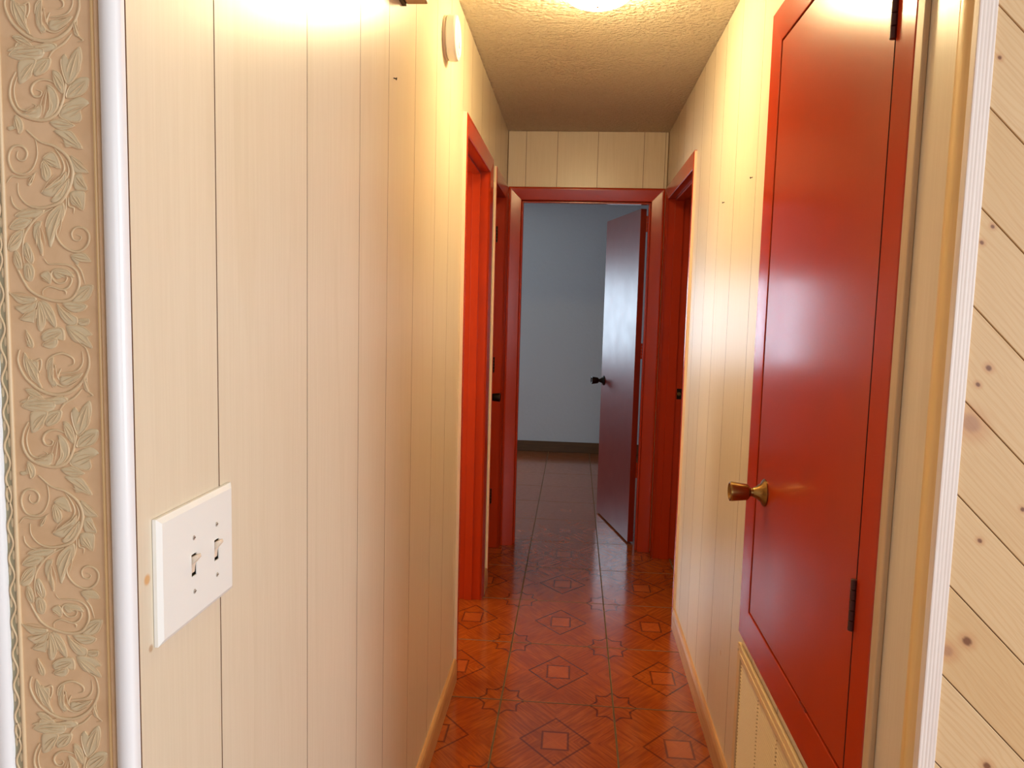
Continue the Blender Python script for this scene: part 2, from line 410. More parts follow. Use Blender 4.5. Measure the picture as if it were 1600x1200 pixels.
# bedroom
BY0, BY1 = D+TL, 7.69
struct(slab('wall_bedroom_far', -2.6, 1.7, 0, H, [(-2.05, -.95, .92, 1.80)], -.1, 0, lambda u, v, w: Vector((u, BY1-w, v)), m_bed), 'pale blue-grey back wall of the bedroom', 'wall')
struct(slab('wall_bedroom_near', -2.6, XL-.003, 0, H, [], 0, -TL, lambda u, v, w: Vector((u, BY0+w, v)), m_bed), 'bedroom side of the hall end wall, left', 'wall')
struct(slab('wall_bedroom_near_right', XR+.003, 1.7, 0, H, [], 0, -.09, lambda u, v, w: Vector((u, BY0+w, v)), m_bed), 'bedroom side of the hall end wall, right', 'wall')
bm = bmesh.new(); box(bm, (-2.7, BY0-.1, 0), (-2.6, BY1+.1, H)); box(bm, (1.7, BY0-.1, 0), (1.8, BY1+.1, H))
struct(link('wall_bedroom_side', bm, m_bed), 'pale side walls of the bedroom', 'wall')
wn = empty('window_2', (-1.5, BY1, .92)); struct(wn, 'white framed bedroom window on the back wall', 'window')
bm = bmesh.new()
for a, b in (((-2.05, BY1-.01, 0.92), (-2.0, BY1+.06, 1.80)), ((-1.0, BY1-.01, 0.92), (-.95, BY1+.06, 1.80)), ((-2.0, BY1-.01, .92), (-1.0, BY1+.06, .97)), ((-2.0, BY1-.01, 1.75), (-1.0, BY1+.06, 1.80)), ((-2.0, BY1+.005, 1.34), (-1.0, BY1+.05, 1.38))): box(bm, a, b)
f = link('window_frame', bm, m_white); f.parent = wn; f.matrix_parent_inverse = Matrix.Translation(-Vector(wn.location))
struct(bx('baseboard_bedroom', (-2.6, BY1-.016, 0), (1.7, BY1, .105), m_basebr, bevel=.003), 'dark brown baseboard along the bedroom back wall', 'baseboard')

# near room (behind and beside the viewer)
bm = bmesh.new()
box(bm, (-3.1, 2.62, 0), (XL-TL-.004, 2.70, H)); box(bm, (-3.2, -3.1, 0), (-3.1, 2.7, H)); cells(bm, -3.1, 1.2, 0, H, [(-1.55, .05, .75, 2.15)], 0, .1, lambda u, v, w: Vector((3.1+w, u, v)))
struct(link('wall_living_room', bm, m_room), 'cream walls of the living room around the viewer', 'wall')
struct(slab('wall_back', -3.2, 3.2, 0, H, [(-.25, 2.05, .65, 2.2)], -.1, 0, lambda u, v, w: Vector((u, -3.1+w, v)), m_room), 'cream wall with a picture window behind the viewer', 'wall')
bm = bmesh.new()
for a, b in (((-.25, -3.15, .65), (-.18, -3.08, 2.2)), ((1.98, -3.15, .65), (2.05, -3.08, 2.2)), ((-.18, -3.15, .65), (1.98, -3.08, .72)), ((-.18, -3.15, 2.13), (1.98, -3.08, 2.2)), ((.88, -3.14, .72), (.92, -3.09, 2.13))): box(bm, a, b)
struct(link('window_1', bm, m_white), 'white picture window behind the viewer', 'window')

bm = bmesh.new()
cells(bm, -1.55, .05, .75, 2.15, [(-1.48, -.77, .82, 2.08), (-.73, -.02, .82, 2.08)], 0, .06, lambda u, v, w: Vector((3.09+w, u, v)))
struct(link('window_3', bm, m_white), 'white two-light window in the right-hand wall of the living room', 'window')

# ------------------------------------------------------------------ end of the left wall: embossed border between two white beads
T1 = empty('trim_1', (-.49, NB, 0)); struct(T1, 'tan border panel with embossed acanthus scrolls at the left wall end', 'trim')
def child(o, p):
    o.parent = p; o.matrix_parent_inverse = Matrix.Translation(-Vector(p.location)); return o
PX = .000644
xw = lambda px: -.549 + px*PX               # px along the row y = 600 of the photograph
bm = bmesh.new(); box(bm, (xw(4), NB, 0), (xw(170), NB+.004, H)); child(link('border_panel', bm, m_tan), T1)
bm = bmesh.new(); box(bm, (-.572, NB+.004, 0), (XL-.001, NB+.0065, H)); child(link('backing', bm, m_tan), T1)
def rounded_bead(name, xa, xb, mat, depth=.0135, side=0):
    bm = bmesh.new(); n = 14; cx, r = (xa+xb)/2, (xb-xa)/2
    pts = [(cx + r*math.cos(a), NB - depth*max(0, math.sin(a))**.8) for a in [PI*k/n for k in range(n+1)]]
    if side == 1: pts = [(xb, .7045)] + pts + [(xa, .701)]          # wraps the corner of the hall side
    elif side == -1: pts = [(xb, .701)] + pts + [(xa, .83)]
    prism(bm, pts, 0, H, lambda x, y, z: Vector((x, y, z)))
    return child(link(name, bm, mat, smooth=.6), T1)
rounded_bead('white_bead', xw(172), XL+.0012, m_white, .009, side=1)
rounded_bead('white_bead', xw(-28), xw(3.5), m_white, .009, side=-1)
rounded_bead('pale_ridge', xw(157.5), xw(163.5), m_ridge, .0022)
rounded_bead('tan_cove', xw(163.5), xw(170), m_tan, .0035)
rounded_bead('cream_ridge', xw(15), xw(21), m_rim, .0022)
bm = bmesh.new(); box(bm, (xw(3), NB-.0008, 0), (xw(15.5), NB+.001, H)); child(link('lace_ground', bm, m_sage), T1)
def tube(bm, pts, radii, up=Vector((0, -1, 0)), seg=6, flat=.9, mi=0):
    n = len(pts); prev = None
    for i in range(n):
        d = (pts[min(i+1, n-1)] - pts[max(i-1, 0)]).normalized(); s = d.cross(up).normalized()
        r = radii[i] if not isinstance(radii, float) else radii
        ring = [bm.verts.new(pts[i] + s*math.cos(2*PI*k/seg)*r + up*math.sin(2*PI*k/seg)*r*flat) for k in range(seg)]
        if prev:
            for k in range(seg): bm.faces.new((prev[k], prev[(k+1) % seg], ring[(k+1) % seg], ring[k])).material_index = mi
        prev = ring
def catmull(P, k=5, closed=False):
    out = []; n = len(P)
    for i in range(n if closed else n-1):
        if closed: a, b, c, d = (P[(i-1) % n], P[i], P[(i+1) % n], P[(i+2) % n])
        else: a, b, c, d = P[max(i-1, 0)], P[i], P[i+1], P[min(i+2, n-1)]
        for t in [j/k for j in range(k)]:
            out.append(tuple(.5*((2*b[q]) + (c[q]-a[q])*t + (2*a[q]-5*b[q]+4*c[q]-d[q])*t*t + (-a[q]+3*b[q]-3*c[q]+d[q])*t**3) for q in (0, 1)))
    if not closed: out.append(P[-1])
    return out
# lace: a wavy cream cord over small lens-shaped drops
def lace_piece(z0, n=8, p=.0325):
    bm = bmesh.new(); pts = []
    for i in range(n*12+1):
        z = z0 + i*p/12; pts.append(Vector((xw(9.5) + math.sin(i/12*2*PI)*xw(0)*0 + math.sin(i/12*2*PI)*.0026, NB-.0012, z)))
    tube(bm, pts, .0011)
    o = link('lace_cord', bm, m_rim, smooth=True); child(o, T1)
    bm = bmesh.new()
    for i in range(n*2):
        c = Vector((xw(9.5) + (.0022 if i % 2 else -.0022), NB-.0006, z0 + (i+.5)*p/2 + .004)); q = [c + Vector((math.cos(a)*.0017, 0, math.sin(a)*.006)) for a in [2*PI*k/10 for k in range(10)]]
        vv = [bm.verts.new(x) for x in q]; t = bm.verts.new(c + Vector((0, -.0012, 0)))
        for k in range(10): bm.faces.new((vv[k], vv[(k+1) % 10], t))
    o2 = link('lace_drops', bm, m_leaf, smooth=True); child(o2, T1); tag(o2, kind='stuff')
for k in range(10): lace_piece(.02 + k*.26*.93)

CROP = {'A': 60, 'B': 220, 'C': 340, 'D': 480}
STROKES = [
 ('A', 7, [(170, 350), (120, 460), (105, 600), (150, 720), (230, 800), (380, 850), (500, 845), (600, 780), (655, 660), (680, 540), (690, 450), (715, 300), (750, 180)]),
 ('A', 4, [(185, 400), (150, 520), (165, 650), (220, 740), (330, 750), (378, 705), (340, 680)]),
 ('A', 5, [(610, 500), (540, 450), (440, 432), (360, 470), (328, 540), (360, 605), (420, 605), (437, 560), (390, 540)]),
 ('A', 4, [(450, 850), (530, 760), (545, 690), (510, 620)]), ('A', 4, [(480, 850), (590, 760), (610, 640), (560, 540)]),
 ('A', 4, [(640, 720), (700, 680), (740, 690)]),
 ('B', 5, [(190, 110), (180, 170), (220, 210), (270, 190), (285, 120), (235, 60), (150, 60), (100, 130), (98, 230), (150, 325), (250, 350), (335, 300), (382, 200), (392, 100), (365, -30), (300, -100)]),
 ('B', 4, [(75, 440), (130, 372), (220, 385), (320, 370), (392, 320)]),
 ('B', 7, [(280, -110), (420, 10), (560, 55), (680, 140), (740, 230), (762, 340), (730, 480), (650, 620), (540, 680), (400, 700), (280, 660), (200, 560), (190, 440)]),
 ('B', 4, [(560, 60), (640, 180), (672, 290), (610, 400), (440, 530)]), ('B', 4, [(690, 200), (720, 320), (660, 450), (545, 610)]),
 ('B', 4, [(720, 590), (720, 680), (772, 700), (770, 760)]), ('B', 4, [(120, 580), (140, 660), (210, 720), (350, 722)]),
 ('B', 5, [(560, 700), (480, 740), (380, 810), (300, 910), (250, 1020), (240, 1180), (260, 1300)]),
 ('B', 5, [(690, 560), (690, 700), (650, 830), (585, 950), (640, 1075), (740, 1145), (840, 1150), (918, 1080), (932, 980), (880, 915), (800, 905), (750, 960), (770, 1030), (830, 1040), (850, 1000), (800, 980)]),
 ('C', 6, [(160, 350), (150, 450), (190, 540), (250, 660), (320, 760), (440, 830), (600, 872), (740, 850), (812, 760), (830, 660), (800, 560), (720, 500), (600, 485), (510, 485), (465, 430)]),
 ('C', 4, [(780, 580), (650, 540), (560, 550), (538, 610), (600, 682), (680, 672), (702, 620), (668, 618)]),
 ('C', 4, [(690, 580), (752, 640), (722, 720), (650, 752), (530, 720), (455, 755), (450, 810)]),
 ('C', 4, [(790, 480), (850, 560), (890, 690)]), ('C', 4, [(650, 750), (690, 770), (690, 805)]), ('C', 4, [(60, 770), (110, 790), (180, 870)]),
 ('D', 7, [(210, 440), (190, 560), (260, 720), (400, 850), (560, 910), (720, 890), (850, 790), (922, 650), (932, 540), (900, 430), (850, 390)]),
 ('D', 4, [(260, 470), (255, 600), (330, 740), (470, 860)]), ('D', 4, [(320, 540), (360, 565), (425, 540), (432, 620), (402, 720), (430, 840)]),
 ('D', 5, [(490, 650), (500, 560), (560, 505), (660, 482), (760, 530), (772, 590), (720, 612)]), ('D', 4, [(585, 600), (550, 700), (600, 800), (700, 832), (810, 770)]),
 ('D', 4, [(640, 690), (780, 672), (840, 630), (868, 560), (860, 460)]), ('D', 4, [(640, 640), (608, 720), (625, 765)]),
 ('D', 4, [(910, 680), (908, 800), (930, 880), (972, 920), (915, 932)]), ('D', 5, [(860, 850), (780, 940), (670, 1010), (610, 1110)]),
 ('D', 4, [(515, 640), (510, 740), (560, 840)])]
LEAVES = [
 ('A', [(830, 95), (852, 200), (838, 290), (830, 340), (760, 450), (700, 470), (650, 330), (640, 220), (680, 170), (720, 225), (765, 150)]),
 ('A', [(925, 430), (905, 540), (830, 600), (700, 620), (720, 520), (800, 430), (870, 410)]),
 ('A', [(925, 685), (840, 745), (855, 830), (810, 875), (680, 850), (620, 790), (700, 680), (830, 620)]),
 ('A', [(550, 340), (620, 360), (660, 440), (672, 560), (625, 560), (570, 460)]),
 ('A', [(490, 500), (560, 530), (605, 620), (600, 720), (540, 810), (460, 845), (520, 750), (530, 650)]),
 ('A', [(230, 790), (330, 770), (420, 700), (440, 740), (400, 830), (300, 835)]),
 ('A', [(530, 870), (660, 840), (730, 880), (778, 915), (700, 945), (640, 958), (560, 920)]),
 ('A', [(640, 960), (740, 970), (800, 1040), (858, 1150), (760, 1130), (685, 1130), (660, 1050), (570, 970)]),
 ('A', [(160, 800), (230, 860), (242, 950), (205, 992), (180, 940), (105, 962), (82, 925), (145, 905)]),
 ('A', [(200, 245), (300, 220), (380, 230), (345, 330), (320, 400), (210, 468), (190, 360)]),
 ('A', [(385, 240), (520, 210), (520, 290), (480, 350), (400, 390), (358, 380), (352, 330)]),
 ('A', [(98, 182), (160, 110), (200, 50), (400, 100), (460, 130), (400, 222), (240, 232)]),
 ('B', [(450, 180), (540, 120), (600, 170), (632, 285), (560, 270), (490, 240)]),
 ('B', [(430, 290), (455, 210), (520, 290), (532, 370), (492, 424), (440, 380)]),
 ('B', [(438, 540), (520, 470), (640, 400), (690, 330), (680, 430), (600, 540), (540, 582)]),
 ('B', [(542, 615), (640, 520), (720, 400), (705, 520), (620, 620), (560, 640)]),
 ('B', [(740, 160), (800, 190), (860, 260), (922, 330), (830, 335), (780, 320), (750, 240)]),
 ('B', [(840, 345), (880, 420), (912, 512), (850, 515), (780, 500), (770, 380)]),
 ('B', [(870, 530), (886, 620), (872, 722), (800, 680), (740, 650), (740, 540)]),
 ('B', [(295, 452), (335, 400), (368, 345), (340, 430), (310, 470)]),
 ('B', [(165, 790), (240, 735), (460, 725), (400, 790), (330, 805)]),
 ('B', [(105, 912), (150, 840), (220, 800), (335, 825), (270, 900), (180, 930)]),
 ('B', [(88, 1132), (120, 1010), (180, 950), (252, 935), (230, 1050), (165, 1142)]),
 ('B', [(480, 900), (500, 800), (560, 720), (660, 660), (672, 780), (620, 860), (535, 1095), (500, 1010)]),
 ('B', [(365, 870), (435, 850), (405, 960), (445, 1080), (445, 1195), (390, 1080), (350, 980)]),
 ('C', [(290, 270), (345, 370), (355, 450), (320, 480), (250, 380), (255, 290)]),
 ('C', [(250, 500), (320, 480), (362, 560), (340, 655), (270, 640)]),
 ('C', [(160, 350), (205, 380), (235, 520), (185, 530), (150, 440)]),
 ('C', [(740, 400), (860, 370), (922, 410), (942, 462), (830, 460), (810, 495)]),
 ('C', [(850, 720), (965, 708), (962, 780), (920, 850), (850, 880), (760, 870), (805, 800)]),
 ('C', [(660, 890), (800, 880), (905, 915), (870, 970), (780, 987), (700, 950)]),
 ('C', [(110, 785), (200, 820), (370, 835), (335, 890), (200, 892)]),
 ('C', [(168, 932), (340, 900), (392, 870), (362, 960), (260, 1002), (215, 985)]),
 ('C', [(215, 1062), (300, 1000), (385, 960), (362, 1080), (335, 1092)]),
 ('C', [(388, 1050), (412, 880), (462, 960), (482, 1080), (440, 1172), (400, 1162)]),
 ('C', [(430, 880), (500, 890), (560, 980), (592, 1100), (572, 1142), (490, 1050)]),
 ('C', [(600, 900), (680, 980), (802, 1040), (800, 1112), (700, 1110), (620, 1010)]),
 ('C', [(430, 600), (500, 560), (540, 620), (520, 690), (440, 620)]),
 ('C', [(560, 560), (700, 545), (770, 620), (700, 600), (600, 640)]),
 ('D', [(440, 290), (520, 230), (650, 220), (675, 330), (640, 342), (560, 320), (462, 355)]),
 ('D', [(448, 400), (500, 345), (600, 330), (592, 400), (530, 432)]),
 ('D', [(700, 200), (850, 200), (932, 250), (962, 290), (912, 312), (962, 400), (940, 424), (860, 380), (760, 345)]),
 ('D', [(275, 240), (312, 290), (352, 370), (342, 422), (282, 390), (300, 320)]),
 ('D', [(820, 130), (930, 125), (920, 185), (830, 185)]),
 ('D', [(645, 720), (760, 722), (862, 690), (800, 760), (700, 812), (632, 790)]),
 ('D', [(262, 480), (320, 560), (400, 570), (395, 720), (440, 840), (340, 745), (272, 620)]),
 ('D', [(505, 590), (560, 530), (545, 700), (600, 805), (545, 815), (500, 720)]),
 ('D', [(265, 860), (340, 848), (445, 930), (440, 952), (340, 922)]),
 ('D', [(225, 992), (330, 950), (480, 960), (650, 930), (705, 985), (560, 1015), (420, 1012)]),
 ('D', [(880, 720), (905, 800), (925, 880), (880, 850)])]
def wp(c, p, wdt=0.0):
    q = on(p[0]/6.6667, CROP[c] + p[1]/6.6667, 1, NB); return Vector((q.x, NB - wdt, q.z))
PERIOD = 554*.7/F*1.018
leaf_objs = []
for c, P in LEAVES:
    cv = catmull(P, 3, True); pts = [wp(c, p) for p in cv]
    ctr = sum(pts, Vector())/len(pts)
    bm = bmesh.new()
    # a low cushion: flank, shoulder, dome
    rings = []
    for sc, hh in ((1.07, .0002), (1.0, .0008), (.8, .0011), (.4, .0008)):
        rings.append([bm.verts.new(ctr + (p-ctr)*sc + Vector((0, -hh, 0))) for p in pts])
    base = [bm.verts.new(Vector((p.x, NB+.0002, p.z))) for p in pts]; rings.insert(0, base)
    tip = bm.verts.new(ctr + Vector((0, -.0007, 0))); n = len(pts)
    for a, b in zip(rings, rings[1:]):
        for i in range(n): bm.faces.new((a[i], a[(i+1) % n], b[(i+1) % n], b[i]))
    for i in range(n): bm.faces.new((rings[-1][i], rings[-1][(i+1) % n], tip))
    # raised rim on one flank and a vein along the long axis
    tube(bm, [p + Vector((0, -.0008, 0)) for p in pts[:n*2//3]], [.0003 + .0005*math.sin(PI*i/(n*2/3)) for i in range(len(pts[:n*2//3]))], seg=5, mi=1)
    far = max(((a-b).length, i, j) for i, a in enumerate(pts) for j, b in enumerate(pts) if i < j)
    a, b = pts[far[1]], pts[far[2]]
    tube(bm, [a.lerp(b, t) + Vector((0, -.0014, 0)) for t in (.12, .3, .5, .7, .88)], [.0001, .0005, .0006, .0005, .0001], seg=5, mi=1)
    for sh in (-.26, .26):                 # side veins
        sd = (b-a).cross(Vector((0, 1, 0))).normalized()*((b-a).length*sh*.55)
        tube(bm, [a.lerp(b, .12 + .6*t) + sd*math.sin(PI*t*.5+.2)*1.0 + Vector((0, -.0012, 0)) for t in (0, .25, .5, .75, 1)], [.0001, .0003, .0004, .0004, .0001], seg=5, mi=1)
    o = link('leaf', bm, [m_leaf, m_rim], smooth=.9); leaf_objs.append(o)
for c, wd, P in STROKES:
    cv = catmull(P, 5); n = len(cv); rmax = wd/6.6667*.7/F*3.0
    bm = bmesh.new()
    tube(bm, [wp(c, p, .0005) for p in cv], [rmax*(.35 + .65*math.sin(PI*min(1, i/(n-1)+.05))) for i in range(n)], seg=8, flat=.55)
    o = link('scroll', bm, m_rim, smooth=True); leaf_objs.append(o)
for k in (-3, -2, -1, 0, 1):
    for o in leaf_objs:
        q = o if k == 0 else o.copy()
        if k: C.objects.link(q)
        # pieces past floor or ceiling are left out
        zc = sum(v.co.z for v in o.data.vertices)/len(o.data.vertices) + k*PERIOD
        if not (.05 < zc < H-.05):
            if k: bpy.data.objects.remove(q)
            continue
        q.parent = T1; q.matrix_parent_inverse = Matrix.Translation(-Vector(T1.location)); q.location = (0, 0, k*PERIOD)

# ------------------------------------------------------------------ end of the right wall: bead, golden corner, fluted casing, pine wall
bm = bmesh.new(); box(bm, (1.211, 0, 0), (1.2375, H-.001, .009), HR)
struct(link('trim_2', bm, m_bead, bevel=.002), 'pale unpainted wood strip beside the red closet door', 'trim')
bm = bmesh.new()
pts = [(XR+.010, 1.113), (XR-.001, 1.113)] + [(XR - .0085*math.sin(a)**.8 - .0005, 1.095 + .018*math.cos(a)) for a in [PI*k/10 for k in range(1, 10)]] + [(XR-.001, 1.070), (XR-.001, 1.0645), (XR+.010, 1.0645)]
prism(bm, pts, 0, H, lambda x, y, z: Vector((x, y, z)))
struct(link('trim_3', bm, m_gold, smooth=.5), 'golden rounded corner bead at the end of the right wall', 'trim')
bm = bmesh.new(); n = 5; xa, xb = .4880, .5105; pts = [(xb, 1.064), (xa, 1.064), (xa, 1.051)]
for k in range(n):
    x0, x1 = xa + (xb-xa)*k/n, xa + (xb-xa)*(k+1)/n
    for t in (.08, .25, .5, .75, .92): pts.append((x0 + (x1-x0)*t, 1.050 - .00035*math.sin(PI*t)))
pts.append((xb, 1.051))
prism(bm, pts, 0, H, lambda x, y, z: Vector((x, y, z)))
struct(link('trim_4', bm, m_flute, smooth=.3), 'whitewashed fluted wood strip between hall and pine wall', 'trim')
wp_ = struct(bx('wall_pine', (XR+.021, 1.066, 0), (3.1, 1.16, H), m_pinegap), 'knotty pine wall of diagonal boards at the right', 'wall')
def clip(poly, a, b, c):                    # keep a*x + b*z <= c
    out = []
    for i in range(len(poly)):
        p, q = poly[i], poly[(i+1) % len(poly)]; dp, dq = a*p[0]+b*p[1]-c, a*q[0]+b*q[1]-c
        if dp <= 0: out.append(p)
        if dp*dq < 0: t = dp/(dp-dq); out.append((p[0]+(q[0]-p[0])*t, p[1]+(q[1]-p[1])*t))
    return out
p0 = on(1511, 630, 1, 1.054); c0 = p0.x + p0.z; PITCHB = .1245      # x + z is constant along a joint
k = -12
for k in range(-16, 26):
    lo, hi = c0 + k*PITCHB, c0 + (k+1)*PITCHB
    poly = [(.508, 0), (2.9, 0), (2.9, H), (.508, H)]
    poly = clip(poly, 1, 1, hi-.0008); poly = clip(poly, -1, -1, -lo-.0008)
    if len(poly) < 3: continue
    ar = abs(sum(poly[i][0]*poly[(i+1) % len(poly)][1] - poly[(i+1) % len(poly)][0]*poly[i][1] for i in range(len(poly))))/2
    if ar < .002: continue
    bm = bmesh.new()
    ctr = (sum(p[0] for p in poly)/len(poly), sum(p[1] for p in poly)/len(poly))
    prism(bm, poly, 0.0, .012, lambda u, v, w: Vector((u, 1.066-w, v)))
    link('plank', bm, m_pine, wp_, bevel=.0009, seg=1)

# ------------------------------------------------------------------ baseboards
def baseboard(name, mp, a, b, h, lab):
    bm = bmesh.new(); pr = [(0, 0), (0, .013), (h-.02, .013), (h-.006, .010), (h, .006), (h, 0)]
    A = [bm.verts.new(mp(a, z, t)) for z, t in pr]; B = [bm.verts.new(mp(b, z, t)) for z, t in pr]
    bm.faces.new(A); bm.faces.new(B[::-1])
    for i in range(len(pr)):
        j = (i+1) % len(pr); bm.faces.new((A[i], A[j], B[j], B[i]))
    struct(link(name, bm, m_base), lab, 'baseboard')
baseboard('baseboard_left', HL, .715, 2.829, .088, 'tan wood baseboard along the left wall up to the doorway')
baseboard('baseboard_left_far', HL, 3.7305, 3.879, .088, 'short tan baseboard between the two left door casings')
baseboard('baseboard_right', HR, 1.2385, 3.4595, .088, 'tan wood baseboard along the right wall under the grille')

# ------------------------------------------------------------------ doors
def hinge(parent, mp, u, v0, v1, w, mat, knuckles=5, r=.0065, leafw=.02, side=1):
    bm = bmesh.new()
    dv = (v1-v0)/knuckles
    for k in range(knuckles):
        lathe(bm, [(0, 0.0004), (r*.8, .0004), (r, .0014), (r, dv-.0014), (r*.8, dv-.0004), (0, dv-.0004)], mp(u, v0+k*dv, w), mp(0, 1, 0)-mp(0, 0, 0), 14)
    o = link('hinge', bm, mat, parent, smooth=.6)
    bx('hinge_leaf', (u, v0, w-r*1.6), (u+side*leafw, v1, w-r*.6), mat, o, mp, bevel=.0006)
    return o
def knob(parent, base, axis, mat, R=.0235, name='knob'):
    k = lathe_obj(name, [(0, .028), (.011, .028), (.0105, .036), (.017, .040), (R*.86, .044), (R*.94, .06), (R*1.06, .082), (R*1.04, .0865), (R*.9, .088), (R*.78, .0845), (.010, .082), (.008, .0845), (0, .0848)], base, axis, mat, parent, 28)
    rs = lathe_obj('rosette', [(0, 0), (.034, 0), (.0345, .003), (.031, .0065), (.024, .010), (.016, .020), (.0115, .030), (0, .030)], base, axis, mat, k, 32)
    return k
HRv = lambda *a: HR(*a)
# closet door (right, raised above the floor)
d1 = empty('door_1', (XR, 1.68, .56)); struct(d1, 'glossy red closet door set high above the return air grille', 'door')
def reparent(root):
    for ch in list(root.children): ch.matrix_parent_inverse = Matrix.Translation(-Vector(root.location))
pc = [(0, 0), (0, .0095), (.0015, .0105), (.035, .0125), (.0725, .0135), (.075, .0115), (.075, 0)]
pcn = [(0, 0), (0, .008), (.003, .0115), (.035, .0135), (.066, .013), (.070, .0115), (.070, 0)]
h1 = (1.315, 2.045, .638, 2.108)
casing_piece('right', h1, [(s*1.2, t) for s, t in pc], .09, HR, d1, m_redtr, floor=False)
for sd in ('left', 'top', 'bottom'):
    casing_piece(sd, h1, [(s*1.2 if sd != 'left' else s, t) for s, t in pc], .09, HR, d1, m_redtr, floor=False) if sd != 'left' else None
# near upright: cut square between head and sill pieces
casing_piece('left', h1, [(0, 0), (0, .0075), (.0015, .0085), (.072, .0085), (.075, .006), (.075, 0)], .075, HR, d1, m_redtr, floor=False)
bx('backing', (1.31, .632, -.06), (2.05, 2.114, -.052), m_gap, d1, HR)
bm = bmesh.new(); cells(bm, 1.318, 2.038, .643, 2.103, [], -.030, .0085, HR, 0, 1); leaf1 = link('door_leaf', bm, [m_red, m_gap], d1)
bm = bmesh.new(); cells(bm, 1.315, 2.045, .638, 2.108, [(1.335, 2.02, .66, 2.09)], -.046, -.031, HR); link('stop', bm, m_gap, d1)
kb = on(1196, 770, 0, XR-.0075)
knob(leaf1, HR(kb.y, kb.z, .0085), (-1, 0, 0), m_brass)
for zz in ((.899, .990), (1.868, 1.968)):
    hinge(leaf1, HR, 1.3175, zz[0], zz[1], .0115, m_hinge, r=.0056, side=1, leafw=.016)
bx('casing_chip', (1.530, .6345, .0), (1.575, .6392, .0104), m_reddk, d1, HR)
reparent(d1)

def doorway(name, lab, mp, hole, cw, depth, stops, near_edge=None, far_right=True, cat='door', th=.013):
    """casing on the hall face, jambs through the wall, stops"""
    u0, u1, _, v1 = hole; o = empty(name, tuple(mp((u0+u1)/2, 0, 0))); struct(o, lab, cat)
    h = (u0, u1, 0, v1)
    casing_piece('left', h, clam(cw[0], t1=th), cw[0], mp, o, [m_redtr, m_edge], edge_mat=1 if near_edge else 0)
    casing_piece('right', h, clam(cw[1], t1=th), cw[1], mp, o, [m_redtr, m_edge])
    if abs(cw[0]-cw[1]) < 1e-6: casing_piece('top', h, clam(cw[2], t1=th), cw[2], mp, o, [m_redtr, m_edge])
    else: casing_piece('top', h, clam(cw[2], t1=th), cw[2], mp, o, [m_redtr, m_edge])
    t = .012
    bx('jamb', (u0-t, 0, -depth), (u0, v1+t, .003), m_redtr, o, mp, bevel=.001)
    bx('jamb', (u1, 0, -depth), (u1+t, v1+t, .003), m_redtr, o, mp, bevel=.001)
    bx('jamb', (u0, v1, -depth), (u1, v1+t, .003), m_redtr, o, mp, bevel=.001)
    s0, s1 = stops
    bx('stop', (u0, 0, -s1), (u0+.011, v1, -s0), m_redtr, o, mp, bevel=.002)
    bx('stop', (u1-.011, 0, -s1), (u1, v1, -s0), m_redtr, o, mp, bevel=.002)
    bx('stop', (u0+.011, v1-.011, -s1), (u1-.011, v1, -s0), m_redtr, o, mp, bevel=.002)
    return o
# left open doorway (bathroom)
d4 = doorway('door_4', 'open doorway in bright orange-red trim on the left wall', HL, (O1[0], O1[1], 0, O1[3]), (.070, .070, .070), TL-.004, (.040, .078), near_edge=True)
reparent(d4)
# left closed door next to the far wall
d3 = doorway('door_3', 'closed dark red door at the far left corner of the hall', HL, (O2[0], O2[1], 0, O2[3]), (.068, .062, .068), TL-.004, (.088, .12), near_edge=True)
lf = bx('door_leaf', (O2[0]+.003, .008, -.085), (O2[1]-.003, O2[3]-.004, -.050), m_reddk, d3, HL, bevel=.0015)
knob(lf, HL(4.06, .955, -.050), (1, 0, 0), m_dark, R=.022)
for zz in (.27, 1.05, 1.80): hinge(lf, HL, O2[1]-.006, zz, zz+.09, -.046, m_dark, r=.006, side=-1, leafw=.012)
reparent(d3)
# right open doorway
d5 = doorway('door_5', 'open doorway in dark red trim on the right wall', HR, (O5[0], O5[1], 0, O5[3]), (.068, .070, .070), TL-.004, (.035, .085), near_edge=True)
sp = bx('strike_plate', (O5[1]-.0015, .935, -.118), (O5[1]-.0001, .995, -.092), m_dark, d5, HR)
bm = bmesh.new(); c = HR(O5[1]-.0016, .965, -.105); lathe(bm, [(0, 0), (.011, 0), (.011, .0015), (.007, .002), (.007, .0005), (0, .0005)], c, (0, -1, 0), 20); link('latch_ring', bm, m_brass, sp, smooth=.6)
reparent(d5)
# bedroom doorway with the door swung open into the bedroom
d2 = doorway('door_2', 'dark red door standing open into the bedroom at the hall end', HF, (OF[0], OF[1], 0, OF[3]), (.074, .074, .074), TL, (.020, .060), th=.015)
ang = Vector((.204-.3715, 5.44-4.735, 0)).normalized(); nrm = Vector((ang.y, -ang.x, 0))      # nrm points to the wall side
P0 = Vector((.3655, 4.712, 0)); LW, TH = .735, .036
DM = lambda u, v, w: P0 + ang*u + nrm*w + Vector((0, 0, v))
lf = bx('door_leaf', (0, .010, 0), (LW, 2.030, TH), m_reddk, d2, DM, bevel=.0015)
knob(lf, DM(LW-.065, .945, 0), -nrm, m_dark, R=.024); knob(lf, DM(LW-.065, .945, TH), nrm, m_dark, R=.024)
for zz in (.41, 1.14, 1.895):
    hg = hinge(d2, DM, .002, zz, zz+.095, TH+.005, m_redtr, r=.006, side=1, leafw=.03)
reparent(d2)

